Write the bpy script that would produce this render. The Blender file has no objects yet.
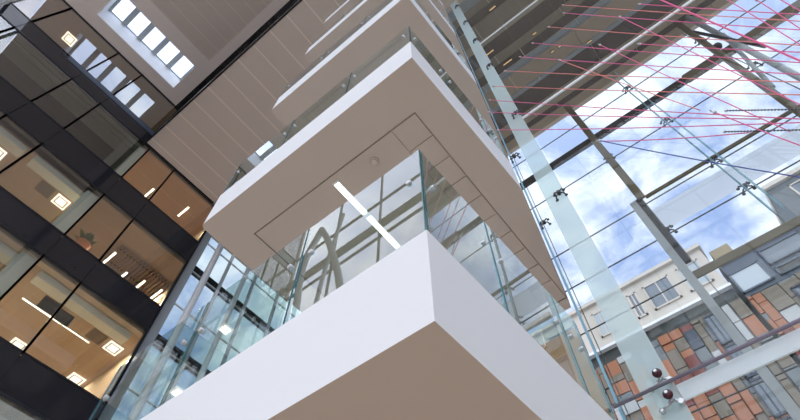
import bpy, bmesh, math, random
from mathutils import Vector, Matrix
random.seed(7)
PI = math.pi
SC = bpy.context.scene
COL = SC.collection

# ------------------------------------------------------------------ materials
def new_mat(name):
    m = bpy.data.materials.new(name); m.use_nodes = True
    nt = m.node_tree
    for n in list(nt.nodes): nt.nodes.remove(n)
    out = nt.nodes.new('ShaderNodeOutputMaterial')
    return m, nt, out

def paint(name, col, rough=0.6, metal=0.0, var=0.05, scale=3.0, spec=0.4):
    m, nt, out = new_mat(name)
    p = nt.nodes.new('ShaderNodeBsdfPrincipled')
    tc = nt.nodes.new('ShaderNodeTexCoord')
    no = nt.nodes.new('ShaderNodeTexNoise'); no.inputs['Scale'].default_value = scale
    no.inputs['Detail'].default_value = 4
    mx = nt.nodes.new('ShaderNodeMix'); mx.data_type = 'RGBA'
    a = [max(0, c * (1 - var)) for c in col]; b = [min(1, c * (1 + var)) for c in col]
    mx.inputs[6].default_value = (*a, 1); mx.inputs[7].default_value = (*b, 1)
    nt.links.new(tc.outputs['Object'], no.inputs['Vector'])
    nt.links.new(no.outputs['Fac'], mx.inputs[0])
    nt.links.new(mx.outputs[2], p.inputs['Base Color'])
    p.inputs['Roughness'].default_value = rough
    p.inputs['Metallic'].default_value = metal
    p.inputs['Specular IOR Level'].default_value = spec
    nt.links.new(p.outputs[0], out.inputs[0])
    return m

def glow(name, col, strength):
    m, nt, out = new_mat(name)
    e = nt.nodes.new('ShaderNodeEmission')
    e.inputs[0].default_value = (*col, 1); e.inputs[1].default_value = strength
    nt.links.new(e.outputs[0], out.inputs[0])
    return m

def pane_mat(name, tint, ior=1.5, boost=1.0, base=0.0):
    """clear sheet of glass: straight-through transmission plus a Fresnel mirror on the outer skin"""
    m, nt, out = new_mat(name)
    tr = nt.nodes.new('ShaderNodeBsdfTransparent'); tr.inputs[0].default_value = (*tint, 1)
    gl = nt.nodes.new('ShaderNodeBsdfGlossy'); gl.inputs['Roughness'].default_value = 0.0
    gl.inputs[0].default_value = (0.95, 0.98, 1.0, 1)
    fr = nt.nodes.new('ShaderNodeFresnel'); fr.inputs[0].default_value = ior
    ge = nt.nodes.new('ShaderNodeNewGeometry')
    inv = nt.nodes.new('ShaderNodeMath'); inv.operation = 'SUBTRACT'; inv.inputs[0].default_value = 1.0
    nt.links.new(ge.outputs['Backfacing'], inv.inputs[1])
    mul = nt.nodes.new('ShaderNodeMath'); mul.operation = 'MULTIPLY_ADD'
    nt.links.new(fr.outputs[0], mul.inputs[0]); mul.inputs[1].default_value = boost; mul.inputs[2].default_value = base
    mul2 = nt.nodes.new('ShaderNodeMath'); mul2.operation = 'MULTIPLY'; mul2.use_clamp = True
    nt.links.new(mul.outputs[0], mul2.inputs[0]); nt.links.new(inv.outputs[0], mul2.inputs[1])
    mx = nt.nodes.new('ShaderNodeMixShader')
    nt.links.new(mul2.outputs[0], mx.inputs[0]); nt.links.new(tr.outputs[0], mx.inputs[1]); nt.links.new(gl.outputs[0], mx.inputs[2])
    nt.links.new(mx.outputs[0], out.inputs[0])
    return m

def frosted(name, col, alpha, through=0.35):
    m, nt, out = new_mat(name)
    tr = nt.nodes.new('ShaderNodeBsdfTransparent'); tr.inputs[0].default_value = (0.86, 0.95, 0.95, 1)
    df = nt.nodes.new('ShaderNodeBsdfDiffuse'); df.inputs[0].default_value = (*col, 1)
    tl = nt.nodes.new('ShaderNodeBsdfTranslucent'); tl.inputs[0].default_value = (*col, 1)
    ad = nt.nodes.new('ShaderNodeMixShader'); ad.inputs[0].default_value = through
    nt.links.new(df.outputs[0], ad.inputs[1]); nt.links.new(tl.outputs[0], ad.inputs[2])
    mx = nt.nodes.new('ShaderNodeMixShader'); mx.inputs[0].default_value = alpha
    nt.links.new(tr.outputs[0], mx.inputs[1]); nt.links.new(ad.outputs[0], mx.inputs[2])
    nt.links.new(mx.outputs[0], out.inputs[0])
    return m

def tiles(name, c1, line, sx, sy, lw=0.012, rough=0.7):
    """suspended ceiling tiles on an XY grid"""
    m, nt, out = new_mat(name)
    p = nt.nodes.new('ShaderNodeBsdfPrincipled'); p.inputs['Roughness'].default_value = rough
    tc = nt.nodes.new('ShaderNodeTexCoord')
    mp = nt.nodes.new('ShaderNodeMapping'); mp.inputs['Scale'].default_value = (1 / sx, 1 / sy, 1)
    br = nt.nodes.new('ShaderNodeTexBrick'); br.offset = 0.0
    br.inputs['Scale'].default_value = 1.0; br.inputs['Mortar Size'].default_value = lw
    br.inputs['Brick Width'].default_value = 1.0; br.inputs['Row Height'].default_value = 1.0
    br.inputs['Color1'].default_value = (*c1, 1); br.inputs['Color2'].default_value = (*[c * 0.93 for c in c1], 1)
    br.inputs['Mortar'].default_value = (*line, 1)
    nt.links.new(tc.outputs['Object'], mp.inputs[0]); nt.links.new(mp.outputs[0], br.inputs['Vector'])
    nt.links.new(br.outputs['Color'], p.inputs['Base Color']); nt.links.new(p.outputs[0], out.inputs[0])
    return m

M = {}
M['white'] = paint('white_render', (0.77, 0.765, 0.745), 0.55, var=0.015, scale=1.2)
M['wellwhite'] = paint('well_white', (0.94, 0.94, 0.94), 0.6, var=0.01)
M['soffit'] = paint('soffit_bounce_brown', (0.58, 0.48, 0.40), 0.7, var=0.02, scale=1.5)  # underside shade and warm floor bounce put into the slab colour
M['seam'] = paint('seam_beige', (0.74, 0.62, 0.50), 0.7, var=0.02)
M['groove'] = paint('soffit_groove', (0.36, 0.29, 0.22), 0.8, var=0.02)
M['ceil'] = paint('ceiling_panel', (0.74, 0.63, 0.55), 0.7, var=0.03, scale=0.7)
M['ceilb'] = paint('ceiling_panel_brown', (0.56, 0.46, 0.38), 0.7, var=0.03, scale=0.7)
M['black'] = paint('black_gloss', (0.010, 0.010, 0.012), 0.25, var=0.2)
M['frame'] = paint('anodised_dark', (0.020, 0.021, 0.024), 0.35, metal=0.3, var=0.1)
M['spandrel'] = paint('spandrel_black', (0.018, 0.018, 0.022), 0.06, var=0.15, spec=0.6)
M['edge'] = paint('glass_edge_green', (0.06, 0.16, 0.17), 0.2, var=0.1)
M['bluedge'] = paint('glass_edge_blue', (0.22, 0.42, 0.52), 0.2, var=0.1)
M['steel'] = paint('stainless', (0.55, 0.55, 0.55), 0.3, metal=1.0, var=0.05)
M['dsteel'] = paint('dark_steel', (0.10, 0.10, 0.10), 0.4, metal=0.6, var=0.1)
M['bronze'] = paint('bronze_beam', (0.17, 0.14, 0.09), 0.5, var=0.2, scale=1.0)
M['beam'] = paint('beam_dark', (0.045, 0.042, 0.040), 0.5, var=0.2)
M['greypaint'] = paint('grey_paint', (0.40, 0.42, 0.42), 0.5, var=0.06)
M['whitesteel'] = paint('white_steel', (0.74, 0.76, 0.75), 0.45, var=0.04)
M['palegreen'] = paint('pale_green_board', (0.88, 0.95, 0.92), 0.7, var=0.02)
M['officewall'] = paint('office_wall', (0.62, 0.52, 0.42), 0.8, var=0.04)
M['officefloor'] = paint('office_carpet', (0.50, 0.40, 0.30), 0.9, var=0.1)
M['tan'] = tiles('ceiling_tile_tan', (0.56, 0.44, 0.33), (0.62, 0.50, 0.38), 1.2, 1.2)
M['mauve'] = paint('ceiling_mauve', (0.42, 0.33, 0.27), 0.8, var=0.04)
M['rust'] = paint('ceiling_rust', (0.50, 0.31, 0.19), 0.8, var=0.05)
M['darkceil'] = paint('ceiling_dark', (0.045, 0.033, 0.026), 0.8, var=0.08)
M['olive'] = paint('board_olive', (0.42, 0.42, 0.35), 0.8, var=0.04)
M['slat'] = paint('slat_brown', (0.30, 0.20, 0.13), 0.7, var=0.1)
M['terracotta'] = paint('terracotta', (0.88, 0.32, 0.13), 0.7, var=0.08)
M['leaf'] = paint('leaf_green', (0.07, 0.14, 0.045), 0.6, var=0.3, scale=8)
M['stone'] = paint('atrium_floor_stone', (0.60, 0.51, 0.41), 0.6, var=0.05, scale=0.6)
M['lobby'] = paint('lobby_ceiling_brown', (0.24, 0.20, 0.15), 0.7, var=0.1)
M['lobbydark'] = paint('lobby_ceiling_dark', (0.11, 0.09, 0.075), 0.6, var=0.15)
M['lobbytan'] = paint('lobby_ceiling_tan', (0.36, 0.29, 0.21), 0.7, var=0.08)
M['lobbygrey'] = paint('lobby_panel_grey', (0.28, 0.30, 0.30), 0.5, var=0.08)
M['southwall'] = paint('inner_wall_beige', (0.72, 0.68, 0.64), 0.8, var=0.05)
M['pink'] = paint('cord_pink', (0.80, 0.14, 0.30), 0.6, var=0.05)
M['coral'] = paint('cord_coral', (0.85, 0.26, 0.22), 0.6, var=0.05)
M['navy'] = paint('cord_navy', (0.07, 0.10, 0.30), 0.6, var=0.05)
M['rail'] = paint('rail_purple_grey', (0.24, 0.20, 0.25), 0.45, var=0.08)
M['maroon'] = paint('fitting_maroon', (0.075, 0.012, 0.02), 0.25, var=0.1)
M['vent'] = paint('vent_grey', (0.22, 0.19, 0.16), 0.7, var=0.08)
M['pale'] = paint('pale_render', (0.58, 0.52, 0.44), 0.8, var=0.04, scale=0.5)
M['hut'] = paint('hut_tan', (0.30, 0.24, 0.14), 0.8, var=0.08)
M['bgrey'] = paint('slate_cladding', (0.06, 0.08, 0.11), 0.5, var=0.15, scale=0.5)
M['bwin'] = paint('window_pane_far', (0.08, 0.11, 0.14), 0.3, var=0.2, scale=0.4, spec=0.8)
M['bwinl'] = paint('window_blind_pale', (0.40, 0.45, 0.47), 0.5, var=0.06, scale=0.5)
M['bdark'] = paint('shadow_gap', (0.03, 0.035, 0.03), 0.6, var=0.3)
M['clad0'] = paint('clad_orange', (0.34, 0.135, 0.065), 0.7, var=0.12)
M['clad1'] = paint('clad_rust', (0.17, 0.045, 0.032), 0.7, var=0.12)
M['clad2'] = paint('clad_sand', (0.17, 0.14, 0.10), 0.7, var=0.12)
M['clad3'] = paint('clad_grey', (0.15, 0.165, 0.165), 0.7, var=0.12)
M['clad4'] = paint('clad_white', (0.42, 0.42, 0.40), 0.7, var=0.08)
M['clad5'] = paint('clad_slate', (0.03, 0.04, 0.06), 0.5, var=0.2)
M['glass_bal'] = pane_mat('balustrade_glass', (0.82, 0.91, 0.88), 1.5, 1.3, 0.02)
M['glass_cw'] = pane_mat('curtain_glass', (0.955, 0.96, 0.96), 1.45, 0.5)
M['glass_in'] = pane_mat('screen_glass', (0.94, 0.96, 0.95), 1.45, 0.5)
M['glass_tint'] = pane_mat('tinted_glass', (0.72, 0.77, 0.765), 1.45, 0.8)
M['glass_off'] = pane_mat('office_glass', (0.82, 0.82, 0.78), 1.5, 2.9, 0.06)
M['glass_sky'] = pane_mat('skylight_glass', (0.93, 0.96, 0.98), 1.4, 0.8)
M['fin'] = frosted('frosted_fin', (0.86, 0.93, 0.90), 0.45)
M['finglass'] = frosted('fin_glass', (0.45, 0.66, 0.70), 0.5)
M['reflbrown'] = frosted('reflection_panel', (0.75, 0.42, 0.20), 0.95)  # brown of the soffit mirrored in glass, put into the colour
M['shelf'] = frosted('white_shelf', (0.99, 0.99, 0.99), 1.0, 1.0)
M['band'] = frosted('frosted_band', (0.90, 0.93, 0.93), 0.75)
M['lamp'] = glow('lamp_warm', (1.0, 0.90, 0.76), 3.0)
M['lampline'] = glow('lamp_line', (1.0, 0.90, 0.78), 7.0)
M['lampframe'] = glow('lamp_frame_glow', (1.0, 0.80, 0.55), 0.75)
M['glint'] = glow('lamp_small', (1.0, 0.66, 0.32), 0.9)

# ------------------------------------------------------------------ mesh builder
class MB:
    def __init__(s): s.v = []; s.f = []; s.mi = []; s.smooth = []
    def add(s, vs, fs, mi=0, sm=False):
        o = len(s.v); s.v += [tuple(v) for v in vs]
        for f in fs: s.f.append([o + i for i in f]); s.mi.append(mi); s.smooth.append(sm)
        return s
    def box(s, a, b, mi=0):
        x0, y0, z0 = [min(p, q) for p, q in zip(a, b)]; x1, y1, z1 = [max(p, q) for p, q in zip(a, b)]
        vs = [(x0,y0,z0),(x1,y0,z0),(x1,y1,z0),(x0,y1,z0),(x0,y0,z1),(x1,y0,z1),(x1,y1,z1),(x0,y1,z1)]
        return s.add(vs, [(0,3,2,1),(4,5,6,7),(0,1,5,4),(1,2,6,5),(2,3,7,6),(3,0,4,7)], mi)
    def prism(s, poly, z0, z1, mi=0, mbot=None):
        n = len(poly)
        vs = [(x, y, z0) for x, y in poly] + [(x, y, z1) for x, y in poly]
        s.add(vs, [], mi); o = len(s.v) - 2 * n
        def F(idx, m): s.f.append([o + i for i in idx]); s.mi.append(m); s.smooth.append(False)
        F(list(range(n - 1, -1, -1)), mi if mbot is None else mbot)
        F(list(range(n, 2 * n)), mi)
        for i in range(n):
            j = (i + 1) % n; F((i, j, n + j, n + i), mi)
        return s
    def path(s, pts, r, n=10, mi=0, cap=True):
        pts = [Vector(p) for p in pts]; rs = r if isinstance(r, (list, tuple)) else [r] * len(pts)
        rings = []; up = None
        for i, p in enumerate(pts):
            d = (pts[min(i + 1, len(pts) - 1)] - pts[max(i - 1, 0)]).normalized()
            if up is None:
                up = Vector((0, 0, 1)) if abs(d.z) < 0.9 else Vector((1, 0, 0))
            a = d.cross(up).normalized(); b = a.cross(d).normalized(); up = b
            rings.append([p + (a * math.cos(2 * PI * k / n) + b * math.sin(2 * PI * k / n)) * rs[i] for k in range(n)])
        vs = [v for ring in rings for v in ring]; fs = []
        for i in range(len(pts) - 1):
            for k in range(n):
                k2 = (k + 1) % n; fs.append((i * n + k, i * n + k2, (i + 1) * n + k2, (i + 1) * n + k))
        s.add(vs, fs, mi, True)
        if cap:
            o = len(s.v) - len(vs)
            s.f.append([o + k for k in range(n - 1, -1, -1)]); s.mi.append(mi); s.smooth.append(False)
            s.f.append([o + (len(pts) - 1) * n + k for k in range(n)]); s.mi.append(mi); s.smooth.append(False)
        return s
    def disc(s, c, axis, r, t, n=18, mi=0):
        c = Vector(c); a = Vector(axis).normalized()
        return s.path([c - a * t / 2, c - a * t * 0.3, c + a * t * 0.3, c + a * t / 2], [r * 0.86, r, r, r * 0.86], n, mi)
    def ball(s, c, r, mi=0, nu=16, nv=10, sc=(1, 1, 1)):
        vs = []; fs = []
        for i in range(nv + 1):
            t = PI * i / nv
            for k in range(nu):
                p = 2 * PI * k / nu
                vs.append((c[0] + r * sc[0] * math.sin(t) * math.cos(p), c[1] + r * sc[1] * math.sin(t) * math.sin(p), c[2] + r * sc[2] * math.cos(t)))
        for i in range(nv):
            for k in range(nu):
                k2 = (k + 1) % nu; fs.append((i * nu + k, (i + 1) * nu + k, (i + 1) * nu + k2, i * nu + k2))
        return s.add(vs, fs, mi, True)
    def build(s, name, mat, parent=None, bevel=0.0, origin=None):
        mats = mat if isinstance(mat, (list, tuple)) else [mat]
        vs = s.v
        if origin is None and parent is None:
            xs = [v[0] for v in vs]; ys = [v[1] for v in vs]; zs = [v[2] for v in vs]
            origin = ((min(xs) + max(xs)) / 2, (min(ys) + max(ys)) / 2, min(zs))
        if parent is not None: origin = (0, 0, 0)
        vs = [(v[0] - origin[0], v[1] - origin[1], v[2] - origin[2]) for v in vs]
        me = bpy.data.meshes.new(name); me.from_pydata(vs, [], s.f)
        for m in mats: me.materials.append(m)
        for p, i, sm in zip(me.polygons, s.mi, s.smooth): p.material_index = i; p.use_smooth = sm
        bm = bmesh.new(); bm.from_mesh(me); bmesh.ops.remove_doubles(bm, verts=bm.verts, dist=1e-6)
        bmesh.ops.recalc_face_normals(bm, faces=bm.faces); bm.to_mesh(me); bm.free()
        o = bpy.data.objects.new(name, me); COL.objects.link(o); o.location = origin
        if parent is not None: o.parent = parent
        if bevel:
            b = o.modifiers.new('bevel', 'BEVEL'); b.width = bevel; b.segments = 2; b.limit_method = 'ANGLE'; b.angle_limit = 0.9
        return o

def tag(o, label, cat, group=None):
    o['label'] = label; o['category'] = cat
    if group: o['group'] = group
    return o
def struct(o): o['kind'] = 'structure'; return o
def thing(name, label, cat, loc=(0, 0, 0), rz=0.0, group=None):
    o = bpy.data.objects.new(name, None); COL.objects.link(o); o.empty_display_size = 0.2
    o.location = loc; o.rotation_euler = (0, 0, rz)
    return tag(o, label, cat, group)
def rel(parent, mb):   # world coordinates to coordinates about the thing's base
    l = parent.location; mb.v = [(v[0] - l[0], v[1] - l[1], v[2] - l[2]) for v in mb.v]; return mb
def dup(o, parent=None):
    c = o.copy(); COL.objects.link(c)
    if parent is not None: c.parent = parent
    for ch in list(o.children): dup(ch, c)
    return c
ORD = ['lowest', 'second lowest', 'third lowest', 'fourth lowest', 'fifth lowest', 'sixth lowest', 'seventh lowest', 'eighth lowest']

# ------------------------------------------------------------------ balconies (landing slabs)
PX, PY = 1.28, 0.83
QX, QY = 3.47, 0.76
RX, RY = 5.58, 1.24
TY = 4.37
def arc(cx, cy, r, a0, a1, n=5):
    return [(cx + r * math.cos(math.radians(a0 + (a1 - a0) * i / n)), cy + r * math.sin(math.radians(a0 + (a1 - a0) * i / n))) for i in range(n + 1)]
def make_balcony(zb, th, label, group):
    root = thing('balcony', label, 'balcony', (PX, PY, zb), 0, group)
    def L(p): return (p[0] - PX, p[1] - PY)
    tip = [L(p) for p in arc(PX + 0.07, TY - 0.07, 0.07, 90, 180)]
    outer = [(0, 0), L((QX, QY)), L((RX, RY)), L((RX, TY))] + tip
    ix0, iy0, ix1, iy1 = 1.80 - PX, 1.19 - PY, 5.40 - PX, 3.92 - PY
    m = MB()
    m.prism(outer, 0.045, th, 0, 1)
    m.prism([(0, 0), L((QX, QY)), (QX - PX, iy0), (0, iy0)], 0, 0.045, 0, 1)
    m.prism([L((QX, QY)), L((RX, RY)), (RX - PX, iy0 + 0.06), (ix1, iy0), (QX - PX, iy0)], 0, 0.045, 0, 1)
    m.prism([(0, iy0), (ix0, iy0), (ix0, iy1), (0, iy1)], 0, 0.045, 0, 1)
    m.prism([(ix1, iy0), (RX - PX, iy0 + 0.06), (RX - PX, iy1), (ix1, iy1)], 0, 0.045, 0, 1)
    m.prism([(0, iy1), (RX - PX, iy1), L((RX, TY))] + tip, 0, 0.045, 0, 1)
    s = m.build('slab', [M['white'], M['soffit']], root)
    # recessed soffit: tiles with open seams under a beige backing
    b = MB(); b.box((ix0 + 0.001, iy0 + 0.001, 0.036), (ix1 - 0.001, iy1 - 0.001, 0.0445))
    b.build('soffit_backing', M['seam'], root)
    t = MB(); g = 0.008
    xs = [ix0 + 0.015]
    x = 2.17 - PX
    while x < ix1 - 0.1: xs.append(x); x += 0.35
    xs.append(ix1 - 0.015)
    ym = 0.72
    for i in range(len(xs) - 1):
        t.box((xs[i] + g, iy0 + 0.018, 0.018), (xs[i + 1] - g, ym, 0.036))
    t.box((ix0 + 0.023, ym + 0.015, 0.018), (ix1 - 0.023, iy1 - 0.018, 0.036))
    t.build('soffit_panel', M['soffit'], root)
    gr = MB()
    for a, c in (((ix0, iy0), (ix1, iy0 + 0.012)), ((ix0, iy1 - 0.012), (ix1, iy1)), ((ix0, iy0), (ix0 + 0.012, iy1)), ((ix1 - 0.012, iy0), (ix1, iy1))):
        gr.box((a[0], a[1], 0.012), (c[0], c[1], 0.034))
    gr.build('soffit_trim', M['groove'], root)
    # frameless glass balustrade
    segs = []
    ys = [PY + 0.02, 1.94, 3.12, TY - 0.03]
    for i in range(3): segs.append(((PX + 0.035, ys[i] + 0.004), (PX + 0.035, ys[i + 1] - 0.004)))
    xr = [PX + 0.05, 2.11, 3.07, QX - 0.02]
    def ry(x): return PY + (QY - PY) * (x - PX) / (QX - PX) + 0.035
    for i in range(3): segs.append(((xr[i] + 0.004, ry(xr[i])), (xr[i + 1] - 0.004, ry(xr[i + 1]))))
    segs.append(((QX + 0.01, QY + 0.04), (RX - 0.05, RY + 0.03)))
    for i, (p, q) in enumerate(segs):
        a = Vector((p[0] - PX, p[1] - PY, 0)); c = Vector((q[0] - PX, q[1] - PY, 0))
        d = (c - a).normalized(); n = Vector((-d.y, d.x, 0)) * 0.009
        z0, z1 = th - 0.01, th + 1.13
        gm = MB()
        poly = [tuple((a - n)[:2]), tuple((c - n)[:2]), tuple((c + n)[:2]), tuple((a + n)[:2])]
        gm.prism(poly, z0, z1)
        gp = gm.build('glass_panel', M['glass_bal'], root)
        for w in (a, c):       # polished edges
            s_ = d * (0.006 if w is a else -0.006)
            nn = n * 1.05
            e = MB(); e.prism([tuple((w - nn)[:2]), tuple((w - nn + s_)[:2]), tuple((w + nn + s_)[:2]), tuple((w + nn)[:2])], th, z1)
            e.build('polished_edge', M['edge'], gp)
        if i != 6:
            for w, sg in ((a, 1), (c, -1)):
                k = MB(); k.disc(w + d * 0.10 * sg + Vector((0, 0, th + 0.72)), n, 0.022, 0.05, 14)
                k.build('clamp', M['steel'], gp)
    return root

bal_labels = ['big white-edged balcony slab lowest in the stack, corner nearest the camera',
              'white balcony slab second from the bottom with a lit strip in its underside',
              'white balcony slab third from the bottom of the stack, above the lit one',
              'white balcony slab fourth from the bottom of the stack',
              'topmost narrow-looking white balcony slab just under the brown ceiling']
levels = [(1.68, 0.71), (5.96, 0.77), (10.38, 0.74), (14.78, 0.74), (19.08, 0.74)]
b0 = make_balcony(levels[0][0], levels[0][1], bal_labels[0], 'stacked white balconies')
b1 = make_balcony(levels[1][0], levels[1][1], bal_labels[1], 'stacked white balconies')
b2 = make_balcony(levels[2][0], levels[2][1], bal_labels[2], 'stacked white balconies')
for i in (3, 4):
    c = dup(b2); c.location.z = levels[i][0]; c['label'] = bal_labels[i]

# lit strip and smoke detector under the second balcony
zs = 5.96 + 0.018
t = thing('linear_light', 'glowing white two-length strip light set in the underside of the second balcony', 'strip light', (2.55, 2.55, zs - 0.012))
h = MB(); h.box((1.91, 2.50, zs - 0.008), (3.22, 2.60, zs)); rel(t, h).build('housing', M['whitesteel'], t)
for x0, x1 in ((1.94, 2.50), (2.57, 3.18)):
    d = MB(); d.box((x0, 2.518, zs - 0.014), (x1, 2.582, zs - 0.0075)); rel(t, d).build('diffuser', M['lampline'], t)
t = thing('smoke_detector', 'small round beige smoke detector on the underside of the second balcony', 'smoke detector', (2.0, 1.98, zs - 0.045))
d = MB(); d.disc((0, 0, 0.035), (0, 0, 1), 0.06, 0.02, 20); d.build('base', M['soffit'], t)
d = MB(); d.path([(0, 0, 0), (0, 0, 0.008), (0, 0, 0.026)], [0.028, 0.04, 0.046], 20); d.build('sensor_head', M['soffit'], t)

# ------------------------------------------------------------------ atrium shell
ZF = -1.6
XW, XE, YS, YN = -7.2, 11.0, -12.0, 15.0
ZC, ZU = 22.5, 26.9
m = MB(); m.box((XW - 0.3, YS - 0.3, ZF - 0.3), (XE + 0.3, 22.3, ZF)); struct(m.build('floor', M['stone']))

# lower ceiling: long panels parallel to the office front with pale open seams
m = MB(); bk = MB()
y = YS
XD = 4.35
while y < YN - 0.01:
    y1 = min(y + 0.95, YN)
    m.box((0.33, y + 0.025, ZC), (XD, y1 - 0.025, ZC + 0.06)); y = y1
cl = struct(m.build('ceiling', M['ceilb']))
bk.box((0.34, YS, ZC + 0.002), (XE + 0.2, YN + 1.6, ZC + 0.35))
o = bk.build('ceiling_backing', M['seam'])
o.parent = cl; o.location = Vector(o.location) - Vector(cl.location)
m = MB(); m.box((0.26, YS, ZC - 0.02), (0.335, YN - 0.02, 27.2)); struct(m.build('trim_1', M['black']))
m = MB(); m.box((0.335, 14.93, ZC - 0.03), (4.75, 15.0, ZC + 0.01)); struct(m.build('trim_4', M['black']))
# dark recessed lobby ceiling on the glazed side
lob = [(XD, 4.75, 'lobbygrey', 0.0), (4.75, 5.05, 'lobby', 0.05), (5.05, 5.42, 'lobbydark', 0.25), (5.42, 6.05, 'lobby', 0.0), (6.05, 6.35, 'lobbytan', 0.0),
       (6.35, 6.95, 'lobbydark', 0.0), (6.95, 7.35, 'lobby', 0.0), (7.35, 7.75, 'lobbydark', 0.3), (7.75, 8.05, 'lobbygrey', 0.0), (8.05, 8.85, 'lobbytan', 0.05),
       (8.85, 9.05, 'lobbygrey', 0.0), (9.05, 9.85, 'lobbydark', 0.1), (9.85, 10.35, 'lobbytan', 0.0), (10.35, 10.6, 'lobbydark', 0.1), (10.6, 11.0, 'lobbytan', 0.0)]
for i, (xa, xb, mt, dz) in enumerate(lob):
    m = MB(); y = YS; L_ = 3.1 + 0.7 * (i % 3)
    while y < YN - 0.2:
        y1 = min(y + L_, YN); m.box((xa + 0.008, y + 0.012, ZC - 0.06 + dz * 0.2), (xb - 0.008, y1 - 0.012, ZC + 0.001)); y = y1
    struct(m.build('ceiling', M[mt]))
# small warm downlights in the lobby ceiling
for i, (x, y, ln) in enumerate(((7.5, 0.1, 0.3), (8.3, -1.6, 0.1), (8.3, -1.95, 0.1), (7.2, -1.4, 0.12), (6.7, 0.45, 0.25), (8.9, -3.0, 0.15), (5.3, -0.6, 0.2))):
    t = thing('downlight', ['long amber slot lamp in the dark lobby ceiling near the frosted fin', 'tiny amber downlight in the tan lobby ceiling band, left of a close pair',
        'tiny amber downlight in the tan lobby ceiling band, right of a close pair', 'small amber downlight alone on the brown lobby band', 'amber slot lamp nearest the frosted glass fin top',
        'small amber downlight furthest right on the lobby ceiling', 'small amber downlight in the dark groove nearest the balconies'][i], 'downlight', (x, y, ZC - 0.06), 0, 'lobby downlights')
    q = MB(); q.box((-0.05, -ln * 0.7 - 0.02, 0.0), (0.05, ln * 0.7 + 0.02, 0.035)); q.build('housing', M['dsteel'], t)
    q = MB(); q.box((-0.022, -ln * 0.7, -0.008), (0.022, ln * 0.7, 0.004)); q.build('lens', M['glint'], t)

# upper ceiling with skylight well
sx0, sx1, sy0, sy1 = -5.32, -0.68, 12.6, 14.33
m = MB()
for a, b in (((XW, YS), (0.02, 6.98)), ((XW, 11.83), (0.02, sy0)), ((XW, sy0), (sx0, sy1)), ((sx1, sy0), (0.02, sy1)), ((XW, sy1), (0.02, 15.0)), ((-0.45, 6.98), (0.02, 11.83))):
    m.box((a[0], a[1], ZU), (b[0], b[1], ZU + 0.3))
uc = struct(m.build('ceiling', M['ceil']))
m = MB(); y = 6.98
while y < 11.82:
    y1 = min(y + 0.69, 11.83); m.box((XW, y + 0.012, ZU + 0.05), (-0.46, y1 - 0.012, ZU + 0.12)); y = y1
struct(m.build('ceiling', M['ceilb']))
m = MB(); m.box((XW, 6.985, ZU + 0.053), (-0.455, 11.825, ZU + 0.3)); struct(m.build('ceiling', M['seam']))
m = MB(); m.box((0.02, YS, ZU + 0.02), (1.2, YN, ZU + 0.3)); struct(m.build('trim_2', M['black']))
m = MB(); w = 0.08; zt = 28.1
m.box((sx0 - w, sy1, ZU + 0.3), (sx1 + w, sy1 + w, zt)); m.add([(x_, y_, z_) for x_ in (sx0 - w, sx1 + w) for y_, z_ in ((sy0, ZU + 0.3), (11.0, zt), (11.0 - w, zt), (sy0 - w, ZU + 0.3))], [(0, 1, 2, 3), (7, 6, 5, 4), (0, 4, 5, 1), (1, 5, 6, 2), (2, 6, 7, 3), (3, 7, 4, 0)])  # near side splayed out of sight so more sky lights the far wall

for xa in (sx0 - w, sx1): m.add([(x_, y_, z_) for x_ in (xa, xa + w) for y_, z_ in ((sy0, ZU + 0.3), (11.0, zt), (sy1, zt), (sy1, ZU + 0.3))], [(0, 1, 2, 3), (7, 6, 5, 4), (0, 4, 5, 1), (1, 5, 6, 2), (2, 6, 7, 3), (3, 7, 4, 0)])
m.box((sx0, sy1 - 0.02, ZU + 0.005), (sx1, sy1, zt))
sk = thing('skylight', 'rectangular white skylight well with five bright panes in the upper ceiling', 'skylight', ((sx0 + sx1) / 2, (sy0 + sy1) / 2, ZU))
rel(sk, m).build('well', M['wellwhite'], sk)
m = MB(); pw = (sx1 - sx0) / 5
m.box((sx0, 14.27, zt - 0.02), (sx1, sy1 - 0.02, zt + 0.06)); m.box((sx0, 10.95, zt - 0.02), (sx1, 11.15, zt + 0.06))
for k in range(6): m.box((sx0 + k * pw - 0.13, 11.15, zt - 0.12), (sx0 + k * pw + 0.13, 14.27, zt + 0.06))
rel(sk, m).build('roof_frame', M['greypaint'], sk)
for k in range(5):
    m = MB(); m.box((sx0 + k * pw + 0.13, 11.15, zt + 0.0), (sx0 + (k + 1) * pw - 0.13, 14.27, zt + 0.03)); rel(sk, m).build('skylight_pane', M['glass_sky'], sk)

# ------------------------------------------------------------------ office front (north)
bx = [XW, -6.22, -3.51, -2.10, 0.60, 1.99, 4.68]
ST = [(5.4, 9.59), (10.80, 14.0), (15.15, 18.08), (19.45, ZC), (23.6, ZU)]
SP = [(9.59, 10.80), (14.0, 15.15), (18.08, 19.45), (22.4, 23.6)]
wn = 0
for si, (z0, z1) in enumerate(ST):
    for i in range(len(bx) - 1):
        x0, x1 = bx[i], bx[i + 1]
        if si == 4 and x0 > 0.5: continue
        if si == 4 and x1 > 0.3: x1 = 0.26
        wn += 1
        f = MB(); w = 0.035
        f.box((x0 - w, YN - 0.03, z0), (x0 + w, YN + 0.09, z1)); f.box((x1 - w, YN - 0.03, z0), (x1 + w, YN + 0.09, z1))
        f.box((x0, YN - 0.02, z0), (x1, YN + 0.09, z0 + 0.06)); f.box((x0, YN - 0.02, z1 - 0.06), (x1, YN + 0.09, z1))
        fo = struct(f.build('window_%d' % wn, M['frame']))
        g = MB(); g.box((x0 + w, YN + 0.01, z0 + 0.06), (x1 - w, YN + 0.035, z1 - 0.06))
        g.v = [(v[0] - fo.location[0], v[1] - fo.location[1], v[2] - fo.location[2]) for v in g.v]
        g.build('window_pane', M['glass_off'], fo)
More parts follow.
